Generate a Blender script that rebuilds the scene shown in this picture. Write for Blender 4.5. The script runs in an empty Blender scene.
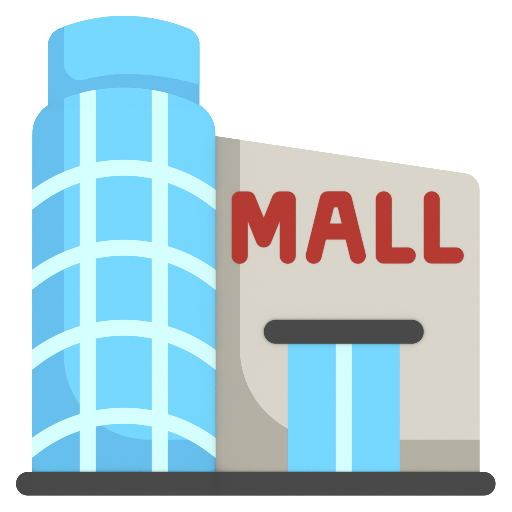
import bpy, math
from mathutils import Vector
from mathutils.geometry import tessellate_polygon

U = 0.05                      # metres per drawing unit
S = bpy.context.scene
COL = S.collection
def PX(x): return (x - 256.0) * U
def PZ(y): return (472.0 - y) * U

# ------------------------------------------------------------------ materials
LIGHT = 1.25                  # brightness of the even white studio light
def lin(c):
    c /= 255.0
    return c / 12.92 if c <= 0.04045 else ((c + 0.055) / 1.055) ** 2.4
def mat(name, rgb, rough=0.9, grain=0.004, scale=3.0):
    m = bpy.data.materials.new(name); m.use_nodes = True
    nt = m.node_tree; b = nt.nodes['Principled BSDF']
    base = [lin(c) / LIGHT for c in rgb]
    tc = nt.nodes.new('ShaderNodeTexCoord'); n = nt.nodes.new('ShaderNodeTexNoise')
    n.inputs['Scale'].default_value = scale
    nt.links.new(tc.outputs['Object'], n.inputs['Vector'])
    mx = nt.nodes.new('ShaderNodeMix'); mx.data_type = 'RGBA'
    mx.inputs['A'].default_value = (*[c * (1 - grain) for c in base], 1)
    mx.inputs['B'].default_value = (*[min(1, c * (1 + grain)) for c in base], 1)
    nt.links.new(n.outputs['Fac'], mx.inputs['Factor'])
    nt.links.new(mx.outputs['Result'], b.inputs['Base Color'])
    b.inputs['Roughness'].default_value = rough
    b.inputs['Specular IOR Level'].default_value = 0.0
    return m
M = dict(
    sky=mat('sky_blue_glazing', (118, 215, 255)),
    blue=mat('shaded_blue_glazing', (102, 191, 236)),  # shaded tone of the sky blue glass, painted as base colour
    ice=mat('ice_blue_frame', (213, 255, 255)),
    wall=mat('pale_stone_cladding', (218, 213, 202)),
    wall_shade=mat('shaded_stone_cladding', (181, 176, 164)),  # shaded tone of the pale stone, painted as base colour
    red=mat('red_enamel', (181, 58, 50)),
    dark=mat('charcoal_concrete', (73, 73, 73)),
)

# -------------------------------------------------------------------- helpers
def link(name, verts, faces, m, parent=None, smooth=False):
    me = bpy.data.meshes.new(name)
    me.from_pydata(verts, [], faces); me.validate(); me.materials.append(m)
    if smooth:
        me.shade_smooth(); me.set_sharp_from_angle(angle=math.radians(30))
    o = bpy.data.objects.new(name, me); COL.objects.link(o)
    if parent: o.parent = parent
    return o

def fillet(pts, seg=14):
    """[(x, y, radius)] -> outline with every corner rounded"""
    out = []; n = len(pts)
    for i in range(n):
        x, y, r = pts[i]
        p = Vector((x, y)); a = Vector(pts[i-1][:2]) - p; b = Vector(pts[(i+1) % n][:2]) - p
        if r <= 0: out.append((x, y)); continue
        a.normalize(); b.normalize()
        ang = math.acos(max(-1, min(1, a.dot(b))))
        t = r / math.tan(ang / 2)
        c = p + (a + b).normalized() * (r / math.sin(ang / 2))
        p0 = p + a * t - c; p1 = p + b * t - c
        a0 = math.atan2(p0.y, p0.x); d = math.atan2(p1.y, p1.x) - a0
        while d > math.pi: d -= 2 * math.pi
        while d < -math.pi: d += 2 * math.pi
        for k in range(seg + 1):
            q = a0 + d * k / seg
            out.append((c.x + r * math.cos(q), c.y + r * math.sin(q)))
    return out

def prism_data(loops, y0, y1, off=0):
    """closed solid from outline(s) in drawing units, between depths y0 (front) and y1; later loops are holes"""
    flat = [p for l in loops for p in l]; n = len(flat)
    v = [(PX(x), y0, PZ(y)) for x, y in flat] + [(PX(x), y1, PZ(y)) for x, y in flat]
    tri = tessellate_polygon([[Vector((x, -y, 0)) for x, y in l] for l in loops])
    f = []
    for t in tri:
        a, b, c = (flat[i] for i in t)
        cr = (b[0]-a[0])*-(c[1]-a[1]) + (b[1]-a[1])*(c[0]-a[0])
        t = tuple(t) if cr > 0 else tuple(reversed(t))
        f.append(t); f.append(tuple(i + n for i in reversed(t)))
    s = 0
    for li, l in enumerate(loops):
        k = len(l)
        area = sum(l[i-1][0]*-l[i][1] + l[i-1][1]*l[i][0] for i in range(k))
        for i in range(k):
            a, b = s + i, s + (i + 1) % k
            q = (a, a + n, b + n, b)
            outer = (li == 0)
            f.append(q if (area > 0) == outer else tuple(reversed(q)))
        s += k
    return v, [tuple(i + off for i in q) for q in f]
def prism(name, loops, y0, y1, m, parent=None):
    v, f = prism_data(loops, y0, y1)
    return link(name, v, f, m, parent)

def lerp(tab, x):
    if x <= tab[0][0]: return tab[0][1]
    for (a, u), (b, w) in zip(tab, tab[1:]):
        if x <= b: return u + (w - u) * (x - a) / (b - a)
    return tab[-1][1]

# ------------------------------------------------------- the round glass tower
TX, TR, ASP = 124.0, 92.0, 0.25      # axis, radius, plan depth / width
INSET = 0.30                        # the wall stands this far behind the frames
SHOULDER = [(76.3, 105.2), (81.2, 108.9), (84.3, 112.3), (87, 116.1), (88.9, 119.6), (90.7, 124.2), (91.5, 128.1), (91.88, 131.3), (92, 134.5)]
def spline(tab, step=1.0):
    out = []; n = len(tab)
    for i in range(n - 1):
        p0, p1, p2, p3 = tab[max(0, i-1)], tab[i], tab[i+1], tab[min(n-1, i+2)]
        k = max(1, round(math.dist(p1, p2) / step))
        for j in range(k):
            t = j / k
            out.append(tuple(0.5 * (2*b + (c-a)*t + (2*a-5*b+4*c-d)*t*t + (3*b-a-3*c+d)*t**3) for a, b, c, d in zip(p0, p1, p2, p3)))
    return out + [tab[-1]]
SHOULDER = spline(SHOULDER)
def depth(r, c):                    # the front bows out gently, the back runs deep
    return -r * c * U * (ASP if c > 0 else 0.8)
def arc(R, d): return R - math.sqrt(R * R - d * d)
SH_R = [(y, r) for r, y in SHOULDER]                 # height -> radius
def radius(y):
    if y <= 105.2: return 76.3
    return lerp(SH_R, y)
def point(theta, y, off, R=None):
    r = (radius(y) if R is None else R) - INSET + off
    return (PX(TX + r * math.sin(theta)), depth(r, math.cos(theta)), PZ(y))

def lathe(name, prof, m, parent, seg=192):
    """prof: [(radius, y)] from top to bottom, closed at both ends"""
    v, f = [], []
    for r, y in prof:
        for k in range(seg):
            t = 2 * math.pi * k / seg
            v.append((PX(TX + r * math.sin(t)), depth(r, math.cos(t)), PZ(y)))
    for i in range(len(prof) - 1):
        for k in range(seg):
            k2 = (k + 1) % seg
            f.append((i*seg+k, (i+1)*seg+k, (i+1)*seg+k2, i*seg+k2))
    f.append(tuple(range(seg))); f.append(tuple((len(prof)-1)*seg + k for k in reversed(range(seg))))
    return link(name, v, f, m, parent, smooth=True)

KNOTS = [y for r, y in SHOULDER] + [200, 280, 360]
KN = len(KNOTS) + 1
def shell(name, thetas, top, bot, off, m, parent, rows=1, closed=False, back=0.0):
    """curved sheet hugging the tower: columns at the given angles from height top(dx) to bot(dx)"""
    v, f = [], []; N = len(thetas); R1 = rows + 1
    for t in thetas:
        # horizontal position of the column, measured on the widest radius
        dx = TR * math.sin(t)
        yt, yb = top(dx), bot(dx)
        ys = [yt + (yb - yt) * j / rows for j in range(R1)] if rows != KN else \
             [min(yb, max(yt, k)) for k in [yt] + KNOTS + [yb]]
        for lay in (off, back):
            for y in ys:
                r = radius(y) - INSET + lay
                s = (TR * math.sin(t)) / r
                if abs(s) > 1:      # column leans in with the shoulder
                    s = math.copysign(1, s)
                ph = math.asin(s)
                if math.cos(t) < 0: ph = math.pi - ph
                v.append((PX(TX + r * math.sin(ph)), depth(r, math.cos(ph)), PZ(y)))
    for i in range(N if closed else N - 1):
        a, b = i * 2 * R1, ((i + 1) % N) * 2 * R1
        for j in range(rows):
            f.append((a+j, a+j+1, b+j+1, b+j))
            f.append((a+R1+j, b+R1+j, b+R1+j+1, a+R1+j+1))
        f.append((a, b, b+R1, a+R1)); f.append((a+rows, a+R1+rows, b+R1+rows, b+rows))
    if not closed:
        for a, fl in ((0, 0), ((N-1)*2*R1, 1)):
            for j in range(rows):
                q = (a+j, a+R1+j, a+R1+j+1, a+j+1)
                f.append(tuple(reversed(q)) if fl else q)
    return link(name, v, f, m, parent)

mall = bpy.data.objects.new('mall_building', None); COL.objects.link(mall)
mall['label'] = 'shopping mall with a round sky blue glass tower and a sloping beige hall'
mall['category'] = 'building'

GR = 85.0
def body_top(dx):
    d = abs(dx)
    return 87.7 + arc(172, d) if d <= 76 else lerp(SHOULDER, d)
# tower wall (painted shade tone) with lit-tone glass, mullions and arched hoops on it
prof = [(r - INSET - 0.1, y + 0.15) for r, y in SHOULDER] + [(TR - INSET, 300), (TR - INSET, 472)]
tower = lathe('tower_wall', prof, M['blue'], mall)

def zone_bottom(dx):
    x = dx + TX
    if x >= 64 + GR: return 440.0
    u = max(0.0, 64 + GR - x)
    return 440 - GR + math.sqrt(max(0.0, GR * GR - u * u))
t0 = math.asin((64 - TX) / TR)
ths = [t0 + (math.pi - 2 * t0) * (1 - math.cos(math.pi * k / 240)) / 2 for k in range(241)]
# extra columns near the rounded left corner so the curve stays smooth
shell('lit_glazing', ths, body_top, zone_bottom, 0.12, M['sky'], tower, rows=KN)  # lit zone; the darker wall left bare at left and foot paints shade

for x0, x1 in ((80, 96), (152, 168)):
    a, b = math.asin((x0 - TX) / TR), math.asin((x1 - TX) / TR)
    shell('mullion', [a + (b - a) * k / 10 for k in range(11)], body_top, lambda d: 472.0, 0.22, M['ice'], tower, rows=KN)

def sag_bot(d):
    d = abs(d)
    return arc(139, d) if d <= 84 else arc(139, 84) + (d - 84) * 84 / math.sqrt(139**2 - 84**2)
ring = [2 * math.pi * k / 256 for k in range(256)]
for yc in (160, 240, 320, 408):
    shell('hoop', ring, lambda d, y=yc: y + arc(155, abs(d)), lambda d, y=yc: y + 16 + sag_bot(d), 0.32, M['ice'], tower, rows=2, closed=True)

# cap: narrower drum with a domed top
CR = 76.0
dome = [(0.5, 15.9)]
for r in range(2, 61, 2): dome.append((r, 15.9 + arc(172, r)))
dome += spline([(62, 27.4), (63, 27.7), (66, 28.9), (68.2, 30.3), (70.3, 32.0), (72.2, 34.1), (73.9, 36.6), (75.2, 39.4), (75.85, 42.0), (CR, 44.5)])
cap = lathe('tower_cap', [(max(0.1, r - 0.15), y + 0.2) for r, y in dome] + [(CR - 0.15, 106.5)], M['blue'], mall)  # darker core shows at left and foot as painted shade
DM = [(r, y) for r, y in dome]
def cap_top(dx): return lerp(DM, abs(dx))
CB = [(-60, 64), (-59.7, 67), (-58.8, 70), (-57.2, 73), (-55.2, 75.3), (-52.6, 77.5), (-49.8, 79.1), (-47, 80), (-44, 80.3), (-41, 80.1),
      (-37.5, 79.3), (-32, 77.9), (-25.8, 76.7), (-14, 75), (-7, 74.3), (0, 74)]
def cap_bot(dx): return lerp(CB, dx) if dx < 0 else 74 + arc(266, dx)
def cap_radius(y):
    tab = [(yy, rr) for rr, yy in dome]
    return lerp(tab, y)
CK = [52, 58, 64, 70, 75, 80]
def cap_shell():
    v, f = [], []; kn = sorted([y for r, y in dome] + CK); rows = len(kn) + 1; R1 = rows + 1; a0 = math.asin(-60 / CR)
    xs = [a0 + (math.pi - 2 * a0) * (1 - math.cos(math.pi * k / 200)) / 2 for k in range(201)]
    for t in xs:
        dx = CR * math.sin(t); yt, yb = cap_top(dx), cap_bot(dx)
        for lay in (0.0, -0.4):
            for j in range(R1):
                y = min(yb, max(yt, ([yt] + kn + [yb])[j]))
                r = max(cap_radius(y) + lay, abs(dx) + 1e-4 + lay)
                s = max(-1, min(1, dx / max(r, 1e-3))); ph = math.asin(s)
                if math.cos(t) < 0: ph = math.pi - ph
                v.append((PX(TX + r * math.sin(ph)), depth(r, math.cos(ph)), PZ(y) if lay == 0 else PZ(y + 0.3)))
    N = len(xs)
    for i in range(N - 1):
        a, b = i * 2 * R1, (i + 1) * 2 * R1
        for j in range(rows):
            f.append((a+j, a+j+1, b+j+1, b+j)); f.append((a+R1+j, b+R1+j, b+R1+j+1, a+R1+j+1))
        f.append((a, b, b+R1, a+R1)); f.append((a+rows, a+R1+rows, b+R1+rows, b+rows))
    for a, fl in ((0, 0), ((N-1)*2*R1, 1)):
        for j in range(rows):
            q = (a+j, a+R1+j, a+R1+j+1, a+j+1); f.append(tuple(reversed(q)) if fl else q)
    return link('lit_cap_glazing', v, f, M['sky'], cap)
cap_shell()

# ---------------------------------------------------------------- the hall
YF = 0.03                                   # front face of the hall
TOPY = lambda x: 136.2 + (x - 216) * 0.1492
corner = [(465.5, TOPY(465.5)), (469, 174.3), (472, 175.7), (475, 178.1), (477.3, 181), (479, 184.2), (479.8, 187.2), (480, 190)]
hall = prism('hall_wall', [[(204, 472), (204, TOPY(204))] + corner + [(480, 472)]], YF, YF + 8.0, M['wall_shade'], mall)  # darker core, seen at left and foot as shade put into the colour
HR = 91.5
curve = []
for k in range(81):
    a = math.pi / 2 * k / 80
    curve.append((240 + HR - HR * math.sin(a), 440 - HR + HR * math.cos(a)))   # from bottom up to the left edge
# pale cladding: the lit tone, its curved edge bounds the painted shade; doorway cut out
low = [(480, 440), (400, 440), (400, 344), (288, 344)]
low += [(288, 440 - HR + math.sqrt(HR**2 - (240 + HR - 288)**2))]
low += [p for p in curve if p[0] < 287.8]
prism('lit_cladding', [low + [(240, TOPY(240))] + corner], YF - 0.007, YF + 0.05, M['wall'], hall)

# doors under the canopy
for x0, x1 in ((288, 336), (352, 400)):
    prism('door', [[(x0, 472), (x0, 343.5), (x1, 343.5), (x1, 472)]], YF - 0.010, YF + 0.05, M['sky'], mall)
prism('door_post', [[(336, 472), (336, 343.5), (352, 343.5), (352, 472)]], YF - 0.014, YF + 0.05, M['ice'], mall)
prism('canopy', [fillet([(264, 320, 11.99), (424, 320, 11.99), (424, 344, 11.99), (264, 344, 11.99)])], YF - 0.10, YF + 0.04, M['dark'], mall)

# red letters M A L L fixed to the front
def letter(loops): return prism('sign_letter', loops, YF - 0.03, YF + 0.03, M['red'], mall)
letter([fillet([(232, 191.7, 8), (253.4, 191.7, 8), (264, 218, 0), (274.6, 191.7, 8), (296, 191.7, 8), (296, 264, 7.99), (280, 264, 7.99),
                (280, 221.4, 0), (264, 261.1, 8), (248, 221.4, 0), (248, 264, 7.99), (232, 264, 7.99)])])
letter([fillet([(321.7, 191.6, 8), (350.4, 191.6, 8), (367.8, 261.8, 7.98), (352.3, 265.7, 7.98), (345.9, 239.8, 0), (326.2, 239.8, 0),
                (319.8, 265.7, 7.98), (304.3, 261.8, 7.98)]),
        [(334.2, 207.6), (338, 207.6), (342, 223.8), (330.1, 223.8)]])
for x in (376, 424):
    letter([fillet([(x, 191.6, 7.99), (x + 16, 191.6, 7.99), (x + 16, 247.7, 0), (x + 40, 247.7, 7.99), (x + 40, 263.8, 7.99), (x, 263.8, 8)])])

# ------------------------------------------------------------ the dark slab
def slab_front(x):                            # bulges forward smoothly to carry the tower
    e = 1 - ((x - TX) / 94.5) ** 2
    d = max(-30, ASP * 95 * 1.07 * e / math.sqrt(abs(e) + 0.15))
    return -((d + math.sqrt(d * d + 36)) / 2) * U - 0.02
xs = [16 + 12 * (1 - math.cos(math.pi / 2 * k / 16)) for k in range(17)]
xs += [28 + 456 * k / 300 for k in range(1, 300)] + [484 + 12 * math.sin(math.pi / 2 * k / 16) for k in range(17)]
v, f = [], []
for x in xs:
    u = max(0.0, 28 - x, x - 484); h = math.sqrt(max(0.0004, 144 - u * u))
    for y in (484 - h, 484 + h):
        v += [(PX(x), slab_front(x), PZ(y)), (PX(x), 8.1, PZ(y))]
for i in range(len(xs) - 1):
    a, b = 4 * i, 4 * i + 4                  # 0 top front, 1 top back, 2 bottom front, 3 bottom back
    f += [(a, a+2, b+2, b), (a+1, b+1, b+3, a+3), (a, b, b+1, a+1), (a+2, a+3, b+3, b+2)]
f += [(0, 1, 3, 2), (len(v)-4, len(v)-2, len(v)-1, len(v)-3)]
slab = link('pavement', v, f, M['dark'], smooth=True)
slab['kind'] = 'structure'
slab['label'] = 'long charcoal slab with round ends under the mall'

# -------------------------------------------------------------- light, camera
w = bpy.data.worlds.new('World'); S.world = w; w.use_nodes = True
bg = w.node_tree.nodes['Background']
bg.inputs['Color'].default_value = (1, 1, 1, 1); bg.inputs['Strength'].default_value = LIGHT

cd = bpy.data.cameras.new('camera'); cam = bpy.data.objects.new('camera', cd); COL.objects.link(cam)
cd.type = 'ORTHO'; cd.ortho_scale = 512 * U; cd.clip_end = 300
cam.location = (0, -45, PZ(256)); cam.rotation_euler = (math.radians(90), 0, 0)
S.camera = cam
S.cycles.diffuse_bounces = 12; S.cycles.max_bounces = 12
S.view_settings.view_transform = 'Standard'; S.view_settings.look = 'None'
S.view_settings.exposure = 0; S.view_settings.gamma = 1
